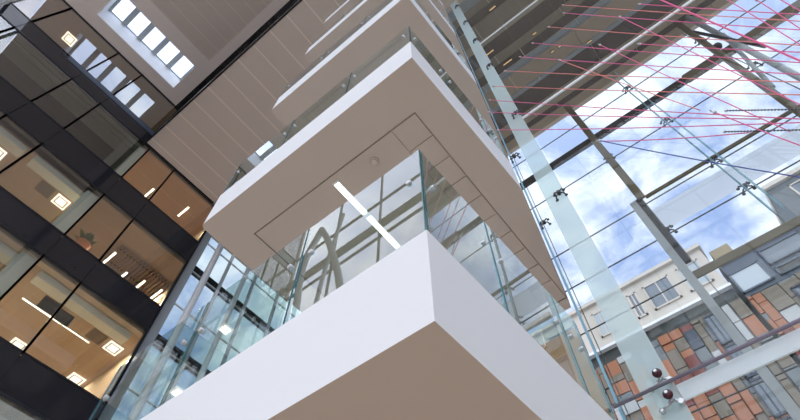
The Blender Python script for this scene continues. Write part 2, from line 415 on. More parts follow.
for z0, z1 in SP:
    m = MB()
    for i in range(len(bx) - 1):
        x1 = bx[i + 1]
        if z0 > 22 and bx[i] > 0.5: continue
        if z0 > 22 and x1 > 0.3: x1 = 0.26
        m.box((bx[i] + 0.012, YN, z0), (x1 - 0.012, YN + 0.10, z1))
    m.box((XW, YN + 0.10, z0 + 0.02), (4.7, YN + 0.16, z1 - 0.02))
    struct(m.build('wall_north', M['spandrel']))
m = MB(); m.box((-4.3, YN, 23.3), (0.26, YN - 0.03, 23.6)); struct(m.build('trim_3', M['bgrey']))
m = MB(); m.box((XW, YN, ZF), (4.7, YN + 0.16, 5.4)); struct(m.build('wall_north', M['southwall']))
YB = 22.0
XO = 5.0
# floor plates and rooms
plates = [(9.5, 10.72, 'palegreen'), (13.93, 15.08, 'tan'), (18.0, 19.38, 'tan'), (22.62, 23.5, 'darkceil')]
for z0, z1, mt in plates:
    m = MB(); m.box((XW, YN + 0.17, z0 + 0.02), (XO, YB, z1)); struct(m.build('floor', M['officefloor']))
    if mt != 'darkceil' :
        m = MB(); m.box((XW, YN + 0.17, z0), (0.45 if z0 > 15 else XO, YB, z0 + 0.02)); struct(m.build('ceiling', M[mt]))
m = MB(); m.box((0.55, YN + 0.17, 17.98), (XO, YB, 18.02)); struct(m.build('ceiling', M['mauve']))
m = MB(); m.box((0.55, YN + 0.17, 22.4), (XO, YB, 22.62)); struct(m.build('ceiling', M['rust']))
m = MB(); m.box((XW, YN + 0.17, 22.4), (0.45, YB, 22.62)); struct(m.build('ceiling', M['darkceil']))
m = MB(); m.box((XW, YN + 0.05, ZU - 0.02), (0.30, YB, ZU + 0.3)); struct(m.build('ceiling', M['tan']))
m = MB(); m.box((XW, YB, 5.0), (XO, YB + 0.2, ZU)); struct(m.build('wall_north', M['officewall']))
m = MB(); m.box((XO, YN + 0.6, 5.0), (XO + 0.12, YB, ZC)); struct(m.build('wall_north', M['officewall']))
m = MB(); m.box((4.72, YN + 0.1, 5.0), (5.12, YN + 0.17, ZC - 0.1)); struct(m.build('wall_north', M['lobbygrey']))
m = MB(); m.box((4.69, YN - 0.02, 5.0), (4.75, YN + 0.12, ZC - 0.1)); struct(m.build('trim_10', M['frame']))
m = MB(); m.box((XW - 0.2, YN + 0.05, 5.0), (XW, YB, ZU)); struct(m.build('wall_north', M['officewall']))
m = MB(); m.box((0.30, YN + 0.2, ZC + 0.3), (0.42, YB, ZU)); struct(m.build('wall_north', M['officewall']))
# pale partition and ceiling bulkheads
for z0, z1 in ((10.72, 13.93), (15.08, 18.0), (19.38, 22.4)):
    m = MB(); m.box((0.45, YN + 0.35, z0), (0.60, YB, z1)); struct(m.build('wall_north', M['palegreen']))
for z0, z1, xa, xb in ((10.72, 13.93, 0.08, 0.555), (15.08, 18.0, 0.08, 0.555), (19.38, 22.4, 0.25, 0.555)):
    m = MB(); m.box((xa, YN + 0.24, z0), (xb, YN + 0.345, z1)); struct(m.build('wall_north', M['palegreen']))
for z0, xa, xb in ((13.93, 0.9, 4.45), (13.93, XW, 0.1), (18.0, -1.95, 0.1), (18.0, XW, -2.3)):
    m = MB(); m.box((xa, YN + 0.50, z0 - 0.30), (xb, YN + 0.92, z0)); struct(m.build('trim_5', M['palegreen'], bevel=0.02))
    m = MB(); m.box((XW if xb < 0.5 else 0.6, YN + 0.17, z0 - 0.05), (0.45 if xb < 0.5 else XO, YN + 0.42, z0)); struct(m.build('trim_6', M['seam']))
for ya, yb, mt, dz in ((0.17, 0.36, 'olive', 0.05), (0.42, 0.60, 'olive', 0.12), (0.68, 1.25, 'olive', 0.08)):
    m = MB(); m.box((XW, YN + ya, 22.4 - dz), (0.40, YN + yb, 22.4)); struct(m.build('trim_7', M[mt]))
m = MB(); m.box((-0.35, YN + 1.25, 22.32), (0.40, YB, 22.4)); struct(m.build('trim_8', M['olive']))

def ceiling_light(x, y, z, label, sx=0.27, sy=0.27, group='square office ceiling lights'):
    t = thing('ceiling_light', label, 'ceiling light', (x, y, z - 0.035), 0, group)
    f = MB()
    for a, b in (((-sx, -sy), (sx, -sy + 0.06)), ((-sx, sy - 0.06), (sx, sy)), ((-sx, -sy), (-sx + 0.06, sy)), ((sx - 0.06, -sy), (sx, sy))):
        f.box((a[0], a[1], 0), (b[0], b[1], 0.03))
    f.build('light_frame', M['lamp'], t)
    d = MB(); d.box((-sx + 0.06, -sy + 0.06, 0.008), (-sx + 0.11, sy - 0.06, 0.03)); d.box((sx - 0.11, -sy + 0.06, 0.008), (sx - 0.06, sy - 0.06, 0.03))
    d.box((-sx + 0.11, -sy + 0.06, 0.008), (sx - 0.11, -sy + 0.11, 0.03)); d.box((-sx + 0.11, sy - 0.11, 0.008), (sx - 0.11, sy - 0.06, 0.03))
    d.build('inner_trim', M['lampframe'], t)
    d = MB(); d.box((-sx + 0.11, -sy + 0.11, 0.004), (sx - 0.11, sy - 0.11, 0.03)); d.build('diffuser', M['lamp'], t)
    return t
for x, y, z, lb in ((2.25, 19.1, 13.93, 'square ceiling light at the left edge of the lowest tan office, by the black band'),
    (4.45, 16.6, 13.93, 'square ceiling light near the right end of the lowest tan office, beside the grey vent'),
    (4.55, 19.0, 13.93, 'square ceiling light deep in the lowest tan office, just above the black band'),
    (-0.1, 19.0, 13.93, 'square ceiling light deep in the lowest office, left of the pale partition'),
    (-2.4, 16.6, 13.93, 'square ceiling light in the lowest office left of the frame'),
    (-4.8, 16.6, 13.93, 'square ceiling light furthest left in the lowest office'),
    (-2.95, 16.55, 18.0, 'square ceiling light at the far left edge of the middle office'),
    (-0.25, 16.55, 18.0, 'square ceiling light beside the grey vent in the middle office'),
    (-5.6, 16.55, 18.0, 'square ceiling light beyond the left edge of the middle office'),
    (-5.45, 16.35, 26.88, 'square ceiling light in the topmost office, up by the bright sky reflection')):
    ceiling_light(x, y, z, lb)
def vent(x, y, z, label):
    t = thing('ceiling_vent', label, 'vent', (x, y, z - 0.02), 0, 'grey office ceiling vents')
    f = MB(); f.box((-0.3, -0.3, 0.006), (0.3, 0.3, 0.018)); f.build('plate', M['vent'], t)
    f = MB()
    for k in range(7): f.box((-0.26, -0.26 + k * 0.08, 0), (0.26, -0.22 + k * 0.08, 0.008))
    f.build('louvre', M['vent'], t)
vent(3.75, 16.6, 13.93, 'grey square vent in the lowest tan office ceiling, between lit square and strip')
vent(-0.95, 16.55, 18.0, 'grey square vent in the middle office ceiling, next to its square light')
# suspended strip lights
def strip(x0, y0, x1, y1, z, label, group, w=0.035, seg=1):
    t = thing('strip_light', label, 'strip light', ((x0 + x1) / 2, (y0 + y1) / 2, z), 0, group)
    a = Vector((x0, y0, 0)) - Vector((t.location.x, t.location.y, 0)); b = Vector((x1, y1, 0)) - Vector((t.location.x, t.location.y, 0))
    d = (b - a); n = Vector((-d.y, d.x, 0)).normalized() * w
    h = MB(); h.prism([tuple((a - n)[:2]), tuple((b - n)[:2]), tuple((b + n)[:2]), tuple((a + n)[:2])], 0.012, 0.06); h.build('housing', M['whitesteel'], t)
    for k in range(seg):
        p = a + d * (k / seg) + (d * 0.02 if k else d * 0); q = a + d * ((k + 1) / seg)
        g = MB(); g.prism([tuple((p - n * .9)[:2]), tuple((q - n * .9)[:2]), tuple((q + n * .9)[:2]), tuple((p + n * .9)[:2])], 0, 0.0125); g.build('diffuser', M['lampline'], t)
gs = 'parallel strip lights under the slatted ceiling'
for i, (x, y) in enumerate(((2.49, 17.02), (3.39, 17.27), (4.12, 17.15), (4.87, 17.08))):
    hl = (0.48, 0.27, 0.37, 0.47)[i]
    strip(x, y - hl, x, y + hl, 17.6, ['short glowing strip light leftmost of the four by the slats', 'short glowing strip light second from left of the four by the slats',
        'short glowing strip light third from left of the four by the slats', 'short glowing strip light rightmost of the four by the slats'][i], gs, 0.045)
strip(2.03, 16.5, 2.03, 17.3, 22.34, 'glowing strip light left of the two on the rust-brown ceiling', 'strip lights on the rust ceiling', 0.045)
strip(3.73, 16.0, 3.73, 16.8, 22.34, 'glowing strip light right of the two on the rust-brown ceiling', 'strip lights on the rust ceiling', 0.045)
strip(1.15, 17.0, 2.6, 17.0, 13.87, 'thin lit line in the lowest office, left of the dark screen', 'thin lit lines in the lowest office', 0.03)
strip(2.66, 17.0, 3.75, 17.0, 13.87, 'thin broken lit line in the lowest office, right of the dark screen', 'thin lit lines in the lowest office', 0.02, 5)
# slatted baffle ceiling
t = thing('slatted_ceiling_raft', 'brown slatted raft under the mauve office ceiling, next to the strip lights', 'ceiling raft', (3.75, 17.0, 17.72))
for k in range(17):
    s_ = MB(); s_.box((-1.3 + k * 0.16, -0.7, 0.02), (-1.24 + k * 0.16, 0.9, 0.2)); s_.build('slat', M['slat'], t)
for yy in (-0.45, 0.4):
    s_ = MB(); s_.box((-1.32, yy, 0.2), (1.36, yy + 0.04, 0.28)); s_.build('carrier_rail', M['frame'], t)
# dark screen hung in the lowest office
t = thing('hanging_screen', 'black twin display screen hung from the lowest office ceiling', 'screen', (2.1, 16.2, 13.3))
q = MB(); q.box((-0.55, -0.05, 0.0), (0.05, 0.03, 0.5)); q.build('screen', M['black'], t, bevel=0.01)
q = MB(); q.box((0.09, -0.05, -0.05), (0.6, 0.03, 0.4)); q.build('screen', M['black'], t, bevel=0.01)
q = MB(); q.path([(-0.02, 0.05, 0.2), (-0.02, 0.05, 0.73)], 0.025); q.box((-0.4, 0.03, 0.22), (0.45, 0.07, 0.3)); q.build('bracket', M['dsteel'], t)
# potted plant by the window
t = thing('potted_plant', 'leafy green plant in an orange pot inside the middle office window', 'plant', (1.28, 15.62, 15.08))
q = MB(); q.path([(0, 0, 0), (0, 0, 0.05), (0, 0, 0.85), (0, 0, 0.9), (0, 0, 0.84)], [0.16, 0.17, 0.27, 0.29, 0.22], 20); q.build('pot', M['terracotta'], t)
q = MB()
for k in range(70):
    a = random.uniform(0, 2 * PI); el = random.uniform(0.1, 1.4); r = random.uniform(0.25, 0.62)
    b = Vector((0.05 * math.cos(a), 0.05 * math.sin(a), 0.82)); e = Vector((r * math.cos(a) * math.cos(el), r * math.sin(a) * math.cos(el) * 0.75, 0.85 + r * math.sin(el) * 1.25))
    mid = b.lerp(e, 0.55) + Vector((0, 0, 0.06)); sd = Vector((-math.sin(a), math.cos(a), 0)) * 0.065
    q.add([b, mid - sd, e, mid + sd, mid + Vector((0, 0, 0.015))], [(0, 1, 4), (1, 2, 4), (2, 3, 4), (3, 0, 4)])
q.build('foliage', M['leaf'], t)
q = MB()
for a in (0.3, 1.7, 2.9, 4.4, 5.5): q.path([(0, 0, 0.8), (0.07 * math.cos(a), 0.07 * math.sin(a), 1.1), (0.2 * math.cos(a), 0.2 * math.sin(a), 1.35)], [0.016, 0.012, 0.006], 6)
q.build('stem', M['leaf'], t)

# glazed return wall right of the office front
for z0, z1 in ((9.7, 10.2), (14.1, 14.6), (18.3, 18.8)):
    m = MB(); m.box((5.12, YN + 0.5, z0), (XE, YN + 0.62, z1)); struct(m.build('trim_11', M['beam']))
xr_ = [5.12, 6.6, 8.1, 9.6, 11.0]; zr_ = [5.0, 7.4, 9.7, 12.0, 14.1, 16.2, 18.3, 20.4, ZC - 0.02]
for i in range(4):
    for j in range(8):
        wn += 1
        f = MB(); w = 0.06
        f.box((xr_[i] - w, YN + 0.36, zr_[j]), (xr_[i] + w, YN + 0.48, zr_[j + 1]))
        f.box((xr_[i] + w, YN + 0.40, zr_[j] - 0.02), (xr_[i + 1] - w, YN + 0.47, zr_[j] + 0.02))
        fo = struct(f.build('window_%d' % wn, M['whitesteel'] if j % 2 else M['greypaint']))
        g = MB(); g.box((xr_[i] + w, YN + 0.43, zr_[j] + 0.02), (xr_[i + 1] - w, YN + 0.45, zr_[j + 1] - 0.02)); gmat = M['glass_tint']; g.v = [(v[0] - fo.location[0], v[1] - fo.location[1], v[2] - fo.location[2]) for v in g.v]
        g.build('window_pane', gmat, fo)

for (pts, r, lb) in ((((5.75, YN + 0.2, ZF), (5.75, YN + 0.2, ZC)), 0.14, 'white round steel post just right of the office front'),
                     (((6.9, YN + 0.15, ZF), (7.5, YN + 0.15, ZC)), 0.11, 'white leaning steel post behind the lowest balcony glass, right of the upright one')):
    t = thing('steel_post', lb, 'post', pts[0])
    q = MB(); q.path(pts, r, 14); rel(t, q).build('shaft', M['whitesteel'], t)
    q = MB(); q.disc((0, 0, 0.05), (0, 0, 1), r * 1.9, 0.1, 20); q.build('base_plate', M['greypaint'], t)

# ------------------------------------------------------------------ south inner wall
m = MB(); m.box((XW, YS - 0.3, ZF), (XE, YS, 6.3)); struct(m.build('wall_south', M['southwall']))
for z0 in (2.0, 6.3):
    m = MB(); m.box((XW, YS, z0), (XE, YS + 0.35, z0 + 1.0)); struct(m.build('trim_9', M['white']))
xs_ = [XW + (XE - XW) * i / 6 for i in range(7)]; zs_ = [7.3, 12.2, 17.0, 21.9, ZU]  # glazing added out of view to light the right-hand slab edges
for i in range(6):
    for j in range(4):
        wn += 1
        f = MB(); w = 0.04
        f.box((xs_[i] - w, YS - 0.06, zs_[j]), (xs_[i] + w, YS + 0.04, zs_[j + 1])); f.box((xs_[i], YS - 0.06, zs_[j] - w), (xs_[i + 1], YS + 0.04, zs_[j] + w))
        fo = struct(f.build('window_%d' % wn, M['whitesteel']))
        g = MB(); g.box((xs_[i] + w, YS - 0.03, zs_[j] + w), (xs_[i + 1] - w, YS - 0.005, zs_[j + 1] - w)); g.v = [(v[0] - fo.location[0], v[1] - fo.location[1], v[2] - fo.location[2]) for v in g.v]
        g.build('window_pane', M['glass_cw'], fo)

# ------------------------------------------------------------------ west curtain wall (behind the camera, seen in reflections)
zw = [ZF, 3.2, 6.6, 10.0, 13.4, 16.8, 20.3, 23.6, ZU]
yw = [YS + i * 3.0 for i in range(10)]
for i in range(len(yw) - 1):
    for j in range(len(zw) - 1):
        wn += 1
        f = MB(); w = 0.03
        f.box((XW - 0.1, yw[i] - w, zw[j]), (XW + 0.03, yw[i] + w, zw[j + 1])); f.box((XW - 0.1, yw[i], zw[j] - w), (XW + 0.03, yw[i + 1], zw[j] + w))
        fo = struct(f.build('window_%d' % wn, M['frame']))
        g = MB(); g.box((XW - 0.06, yw[i] + w, zw[j] + w), (XW - 0.035, yw[i + 1] - w, zw[j + 1] - w)); g.v = [(v[0] - fo.location[0], v[1] - fo.location[1], v[2] - fo.location[2]) for v in g.v]
        g.build('window_pane', M['glass_cw'], fo)
for k, zb_ in enumerate((20.75, 12.6)):
    m = MB(); m.box((XW + 0.05, YS, zb_), (XW + 0.22, YN - 0.1, zb_ + 0.5)); tag(m.build('transom_beam', M['bronze']), ['brown transom beam mirrored in the lowest balcony glass', 'brown transom beam low on the glazing behind the camera'][k], 'beam', 'beams of the west glazing')
def col_path(pts):
    out = []
    for i in range(len(pts) - 1):
        p0 = Vector(pts[max(i - 1, 0)]); p1 = Vector(pts[i]); p2 = Vector(pts[i + 1]); p3 = Vector(pts[min(i + 2, len(pts) - 1)])
        for k in range(6):
            t_ = k / 6
            out.append(0.5 * ((2 * p1) + (-p0 + p2) * t_ + (2 * p0 - 5 * p1 + 4 * p2 - p3) * t_ ** 2 + (-p0 + 3 * p1 - 3 * p2 + p3) * t_ ** 3))
    out.append(Vector(pts[-1])); return out
for k, yc in enumerate((12.4, 3.0, -6.0)):
    t = thing('tree_column', ['curved white forked steel column reflected in the lowest balcony glass', 'curved white forked steel column behind the camera, middle of three', 'curved white forked steel column behind the camera, far end'][k], 'column', (XW + 0.6, yc, ZF))
    for j, pts in enumerate((((0, 0.9, 0), (0, 0.75, 12), (0, 0.55, 18), (0, 0.95, 22.6), (0, 0.1, 25.2)), ((0, -2.0, 0), (0, -2.3, 12), (0, -2.1, 18), (0, -0.9, 22.6), (0, 0.1, 25.2)), ((0, -0.6, 0), (0, -0.6, 14), (0, -0.7, 20), (0, -1.4, 25.2)))):
        q = MB(); q.path(col_path(pts), 0.17 if j < 2 else 0.1, 12); q.build('branch', M['whitesteel'], t)
    q = MB(); q.disc((0, -0.55, 0.06), (0, 0, 1), 0.5, 0.12, 24); q.build('base_plate', M['greypaint'], t)

# ------------------------------------------------------------------ east: outer curtain wall
ye = [YS, -9.2, -6.15, -3.08, -0.9, 2.2, 5.4, 8.6, 11.8, YN]
ze = [ZF, 4.2, 7.4, 10.67, 12.45, 14.1, 17.3, 19.0, 20.9, ZC]
for i in range(len(ye) - 1):
    for j in range(len(ze) - 1):
        wn += 1
        f = MB(); w = 0.009
        f.box((XE - 0.008, ye[i] - w, ze[j]), (XE + 0.03, ye[i] + w, ze[j + 1])); f.box((XE - 0.008, ye[i], ze[j] - w), (XE + 0.03, ye[i + 1], ze[j] + w))
        fo = struct(f.build('window_%d' % wn, M['dsteel']))
        g = MB(); g.box((XE, ye[i] + w, ze[j] + w), (XE + 0.025, ye[i + 1] - w, ze[j + 1] - w)); g.v = [(v[0] - fo.location[0], v[1] - fo.location[1], v[2] - fo.location[2]) for v in g.v]
        g.build('window_pane', M['glass_cw'], fo)
def beam(name, a, b, mat, label, cat, bevel=0.02):
    q = MB(); q.box(a, b); return tag(q.build(name, mat, bevel=bevel), label, cat)
t = thing('steel_beam', 'dark beam with an olive sleeve crossing the blue sky glazing at upper right', 'beam', (XE - 0.13, -0.5, 18.72))
q = MB(); q.box((XE - 0.18, -4.6, 18.72), (XE - 0.06, YN - 0.1, 19.12)); rel(t, q).build('beam', M['beam'], t)
q = MB(); q.box((XE - 0.20, YS, 18.68), (XE - 0.05, -4.6, 19.2)); rel(t, q).build('sleeve', M['bronze'], t, bevel=0.01)
beam('transom_beam', (XE - 0.10, YS, 10.46), (XE - 0.04, -0.70, 10.72), M['bronze'], 'olive brown transom beam crossing in front of the far buildings', 'beam')
beam('transom_beam', (XE - 0.12, -7.5, 14.2), (XE - 0.05, -1.0, 14.34), M['bronze'], 'thin brown transom just above the wide white frosted band', 'beam')
q = MB(); q.box((XE + 0.09, -9.0, 13.80), (XE + 1.02, -0.62, 13.83)); q.mi = [0, 1, 1, 1, 1, 1]   # white band laid flat to catch sky light; frit on the underside
tag(q.build('white_band_shelf', [M['shelf'], M['glass_sky']]), 'white band laid flat as a translucent shelf, crossing the blue sky outside the glazing', 'light shelf')
t = thing('mullion_post', 'brown and grey vertical post standing against the sky glazing, right of the frosted fin', 'post', (XE - 0.3, -0.86, ZF))
q = MB(); q.box((XE - 0.32, -1.0, 14.1), (XE - 0.21, -0.76, ZC - 0.06)); rel(t, q).build('upper_post', M['bronze'], t, bevel=0.01)
q = MB(); q.box((XE - 0.32, -0.86, 10.9), (XE - 0.21, -0.7, 14.1)); rel(t, q).build('edge_strip', M['beam'], t)
q = MB(); q.box((XE - 0.32, -0.70, ZF), (XE - 0.21, -0.50, 14.1)); rel(t, q).build('lower_post', M['greypaint'], t, bevel=0.01)
# bracing tree by the top of the glazing
t = thing('bracing_strut', 'crossing grey-white steel struts in front of the sky at upper right', 'strut', (XE - 0.6, -6.2, 10.7))
for a, b, r, mt in (((XE - 0.5, -6.55, 22.4), (XE - 0.5, -5.96, 10.74), 0.10, 'greypaint'), ((XE - 0.6, -6.10, 22.3), (XE - 0.6, -5.0, 10.74), 0.11, 'bronze'), ((XE - 0.45, -6.5, 19.6), (XE - 0.45, -5.6, 15.2), 0.07, 'greypaint'), ((XE - 0.55, -6.08, 20.9), (XE - 0.55, -6.6, 17.2), 0.06, 'beam')):
    q = MB(); q.path([a, b], r, 10); rel(t, q).build('strut', M[mt], t)
q = MB(); q.ball((XE - 0.55, -5.95, 18.9), 0.15); rel(t, q).build('node', M['beam'], t)
# glass fin pair
for i, yy in enumerate((-3.0, -3.22)):
    q = MB(); q.box((XE - 0.36, yy - 0.012, 10.95), (XE - 0.24, yy + 0.012, ZC - 0.06))
    tag(q.build('glass_fin', M['finglass']), ['thin blue-green glass fin with spider fittings, nearer of the pair at right', 'thin blue-green glass fin with spider fittings, further of the pair at right'][i], 'glass fin', 'glass fins of the sky wall')

def spider(x, y, z, label, group, s=0.16, nx=-1):
    t = thing('spider_fitting', label, 'spider fitting', (x, y, z), 0, group)
    q = MB(); q.disc((nx * s * 0.55, 0, 0), (1, 0, 0), s * 0.28, s * 0.7, 14); q.build('hub', M['dsteel'], t)
    for a in (45, 135, 225, 315):
        c, d = math.cos(math.radians(a)), math.sin(math.radians(a))
        q = MB(); q.path([(nx * s * 0.6, c * s * 0.2, d * s * 0.2), (nx * s * 0.55, c * s * 0.8, d * s * 0.8), (nx * s * 0.1, c * s, d * s)], s * 0.11, 8)
        q.disc((nx * s * 0.08, c * s, d * s), (1, 0, 0), s * 0.24, s * 0.16, 12)
        q.build('arm', M['dsteel'], t)
    return t
for y, z, lb in ((-3.08, 17.3, 'on the glass fin pair, above the dark beam crossing'), (-3.08, 14.1, 'on the glass fin pair at the white band'), (-3.08, 12.45, 'on the glass fin pair, just under the white band'),
                 (-6.15, 20.9, 'high up beside the crossing struts'), (-3.08, 20.9, 'high on the glass fin pair near the ceiling'), (-6.15, 17.3, 'below the crossing struts at far right'), (-0.9, 12.45, 'on the grey post, left of the parapet'), (-0.9, 17.3, 'on the brown post below the dark beam')):
    spider(XE - 0.03, y, z, 'dark four-armed spider fitting ' + lb, 'spider fittings of the sky wall', 0.2)

# ------------------------------------------------------------------ east: inner glazed screen
XI = 4.15
yi = [-6.0, -4.0, -2.0, 0.36]
zi = [ZF, 1.0, 3.0, 5.1, 7.2, 9.25, 12.1, 15.0, 18.6, 22.4]
for i in range(len(yi) - 1):
    for j in range(len(zi) - 1):
        wn += 1
        g = MB(); g.box((XI, yi[i] + 0.008, zi[j] + 0.008), (XI + 0.022, yi[i + 1] - 0.008, zi[j + 1] - 0.008)); fo = struct(g.build('window_%d' % wn, M['glass_in']))
q = MB(); q.box((XI - 0.012, 0.38, ZF), (XI + 0.012, 0.66, 22.43)); tag(q.build('frosted_glass_fin', M['fin']), 'tall pale frosted glass fin running up beside the balcony tips', 'glass fin')
q = MB(); q.box((XI - 0.02, 0.865, ZF), (XI + 0.02, 0.885, 22.43)); tag(q.build('glass_edge_post', M['bluedge']), 'slim blue-green glass edge post between the frosted fin and the balcony tips', 'post')
q = MB(); q.box((XI + 0.0, 0.67, ZF), (XI + 0.02, 0.86, 22.43)); struct(q.build('window_%d' % (wn + 1), M['glass_in'])); wn += 1
q = MB(); q.box((XI + 0.10, 0.98, 2.392), (XI + 0.14, 1.50, 4.25)); tag(q.build('reflection_panel', M['reflbrown']), 'brown panel with painted reflection at the end of the lowest balcony, left of the fin', 'panel')  # stands in for the soffit reflected in the end glass
for z, lb in ((21.2, 'topmost on the frosted fin'), (18.2, 'second from the top of the frosted fin'), (15.6, 'third from the top of the frosted fin'), (12.9, 'fourth from the top of the frosted fin'), (9.55, 'fifth from the top of the frosted fin, at the glazing bar'), (6.4, 'lowest on the frosted fin')):
    spider(XI - 0.012, 0.45, z, 'dark four-armed spider fitting, ' + lb, 'spider fittings of the frosted fin', 0.10)
spider(XI - 0.012, 0.80, 8.08, 'dark four-armed spider fitting beside the tip of the second balcony', 'spider fittings of the frosted fin', 0.10)
spider(XI - 0.012, 0.80, 6.0, 'dark four-armed spider fitting just right of the lit balcony underside', 'spider fittings of the frosted fin', 0.08)
beam('glazing_bar', (XI - 0.05, -6.0, 14.96), (XI - 0.02, 0.38, 15.03), M['whitesteel'], 'pale glazing bar across the dark lobby ceiling, upper of two', 'glazing bar', 0.006)
beam('glazing_bar', (XI - 0.05, -6.0, 9.18), (XI - 0.02, 0.38, 9.25), M['whitesteel'], 'pale glazing bar meeting the frosted fin just above the sky, lower of two', 'glazing bar', 0.006)
q = MB(); q.box((XI - 0.03, -6.0, 2.89), (XI - 0.01, 0.375, 3.04)); tag(q.build('frosted_band', M['band']), 'pale frosted band low across the coloured building at bottom right', 'glass band')
q = MB(); q.path([(XI - 0.09, -6.0, 3.055), (XI - 0.09, 0.90, 3.055)], 0.016, 12); tag(q.build('handrail', M['rail']), 'thin purple-grey rail crossing the lower right in front of the coloured building', 'rail')
for i, (y, z) in enumerate(((0.45, 3.16), (0.455, 2.94))):
    t = thing('knob_fitting', ['dark red round knob fitting above the thin rail', 'dark red round knob fitting below the thin rail'][i], 'fitting', (XI - 0.012, y, z), 0, None)
    k_ = 0.67
    q = MB(); q.ball((-0.14 * k_, 0, 0), 0.062 * k_, sc=(0.8, 1, 1)); q.build('knob', M['maroon'], t)
    q = MB(); q.disc((-0.195 * k_, 0, 0), (1, 0, 0), 0.022 * k_, 0.02 * k_, 14); q.build('cap', M['steel'], t)
    q = MB(); q.path([(-0.08, 0, 0), (-0.03, 0.0, 0), (0, 0, 0)], 0.015, 10); q.build('bracket', M['steel'], t)
    q = MB(); q.path([(-0.034, -0.013, -0.013), (-0.034, 0.1, -0.07)], 0.013, 10); q.disc((-0.034, 0.107, -0.074), (0, 0.8, -0.5), 0.024, 0.04, 12); q.build('arm', M['steel'], t)
    q = MB(); q.path([(-0.034, 0.013, 0), (-0.034, -0.054, -0.054)], 0.012, 10); q.disc((-0.027, -0.06, -0.06), (1, 0, 0), 0.027, 0.04, 14); q.build('arm', M['steel'], t)

# ------------------------------------------------------------------ cords of the string sculpture
CORDS = [
    ('coral', (3.98, -1.64, 12.84), (4.02, -3.11, 6.16)),
    ('pink', (3.96, -1.50, 12.26), (4.01, -3.00, 6.00)),
    ('coral', (3.94, -1.07, 12.04), (4.00, -2.82, 5.74)),
    ('pink', (3.92, -0.60, 11.75), (4.00, -2.64, 5.47)),
    ('pink', (3.90, -0.22, 11.45), (3.99, -2.52, 5.30)),
    ('coral', (3.88, 0.19, 11.24), (3.98, -2.45, 5.19)),
    ('coral', (3.86, 0.54, 10.83), (3.97, -2.33, 5.01)),
    ('pink', (3.84, 0.73, 10.25), (3.96, -2.10, 4.68)),
    ('pink', (3.82, 0.84, 9.70), (3.96, -1.74, 5.33)),
    ('pink', (3.80, 0.81, 8.70), (3.95, -2.10, 4.66)),
    ('pink', (3.78, -2.26, 9.59), (3.94, -3.13, 6.16)),
    ('pink', (3.76, -1.68, 8.20), (3.93, -2.71, 5.55)),
    ('pink', (3.74, -0.35, 6.38), (3.92, -1.55, 5.17)),
    ('pink', (3.72, -2.43, 9.30), (3.92, -2.46, 5.18)),
    ('pink', (3.70, -1.87, 9.44), (3.91, -2.05, 4.58)),
    ('pink', (3.68, -1.30, 8.89), (3.90, -1.76, 4.83)),
    ('pink', (3.66, -2.72, 7.55), (3.89, -2.52, 5.26)),
    ('pink', (3.64, -2.82, 7.03), (3.88, -2.64, 5.42)),
    ('pink', (3.62, -2.91, 6.78), (3.88, -2.86, 5.74)),
    ('coral', (3.60, -0.68, 9.18), (3.87, -1.43, 5.95)),
    ('pink', (3.58, -1.39, 5.32), (3.86, -1.75, 4.13)),
    ('navy', (3.56, -0.34, 6.08), (3.85, -1.58, 3.88)),
]
for i, (c_, a, b) in enumerate(CORDS):
    a, b = Vector(a), Vector(b)
    if c_ == 'navy': lb = 'single dark blue cord below all the pink cords'
    elif i < 13: lb = 'taut pinkish cord of the flat fan, ' + ('number %s down from the top' % ['one', 'two', 'three', 'four', 'five', 'six', 'seven', 'eight', 'nine', 'ten', 'eleven', 'twelve', 'thirteen'][i])
    else: lb = 'pink cord slanting steeply through the flat fan, ' + ['brightest from the top edge', 'second steep one from the left', 'lowest steep one left of the white band', 'steep one by the crossing struts', 'steep one right of the crossing struts', 'steep one in the top right corner', 'short one near the frosted fin', 'short one low by the right edge'][i - 13]
    t = thing('cord', lb, 'cord', a, 0, 'cords of the string sculpture')
    n_ = 14; d = b - a
    pts = [d * (k / n_) + Vector((0, 0, -0.05 * math.sin(PI * k / n_))) for k in range(n_ + 1)]
    q = MB(); q.path(pts, 0.0065 if i != 13 else 0.013, 6); q.build('strand', M[c_], t)
    q = MB(); q.ball((0, 0, 0), 0.02, nu=10, nv=6); q.path([(0, 0, 0), tuple(-d.normalized() * 0.06)], 0.009, 6); q.build('anchor', M['steel'], t)

for i, (a, b) in enumerate((((3.86, -1.58, 5.65), (3.86, -2.11, 4.78)), ((3.84, -1.38, 5.30), (3.84, -1.93, 4.51)))):
    a, b = Vector(a), Vector(b); d = b - a
    t = thing('beaded_cable', ['short dark beaded cable at the right edge, upper of two', 'short dark beaded cable at the right edge, lower of two'][i], 'cable', a, 0, 'beaded cables')
    n_ = 60; q = MB(); q.path([d * (k / n_) for k in range(n_ + 1)], [0.012 if k % 2 else 0.003 for k in range(n_ + 1)], 6); q.build('strand', M['dsteel'], t)
    q = MB(); q.ball((0, 0, 0), 0.016, nu=10, nv=6); q.build('end_stop', M['steel'], t)

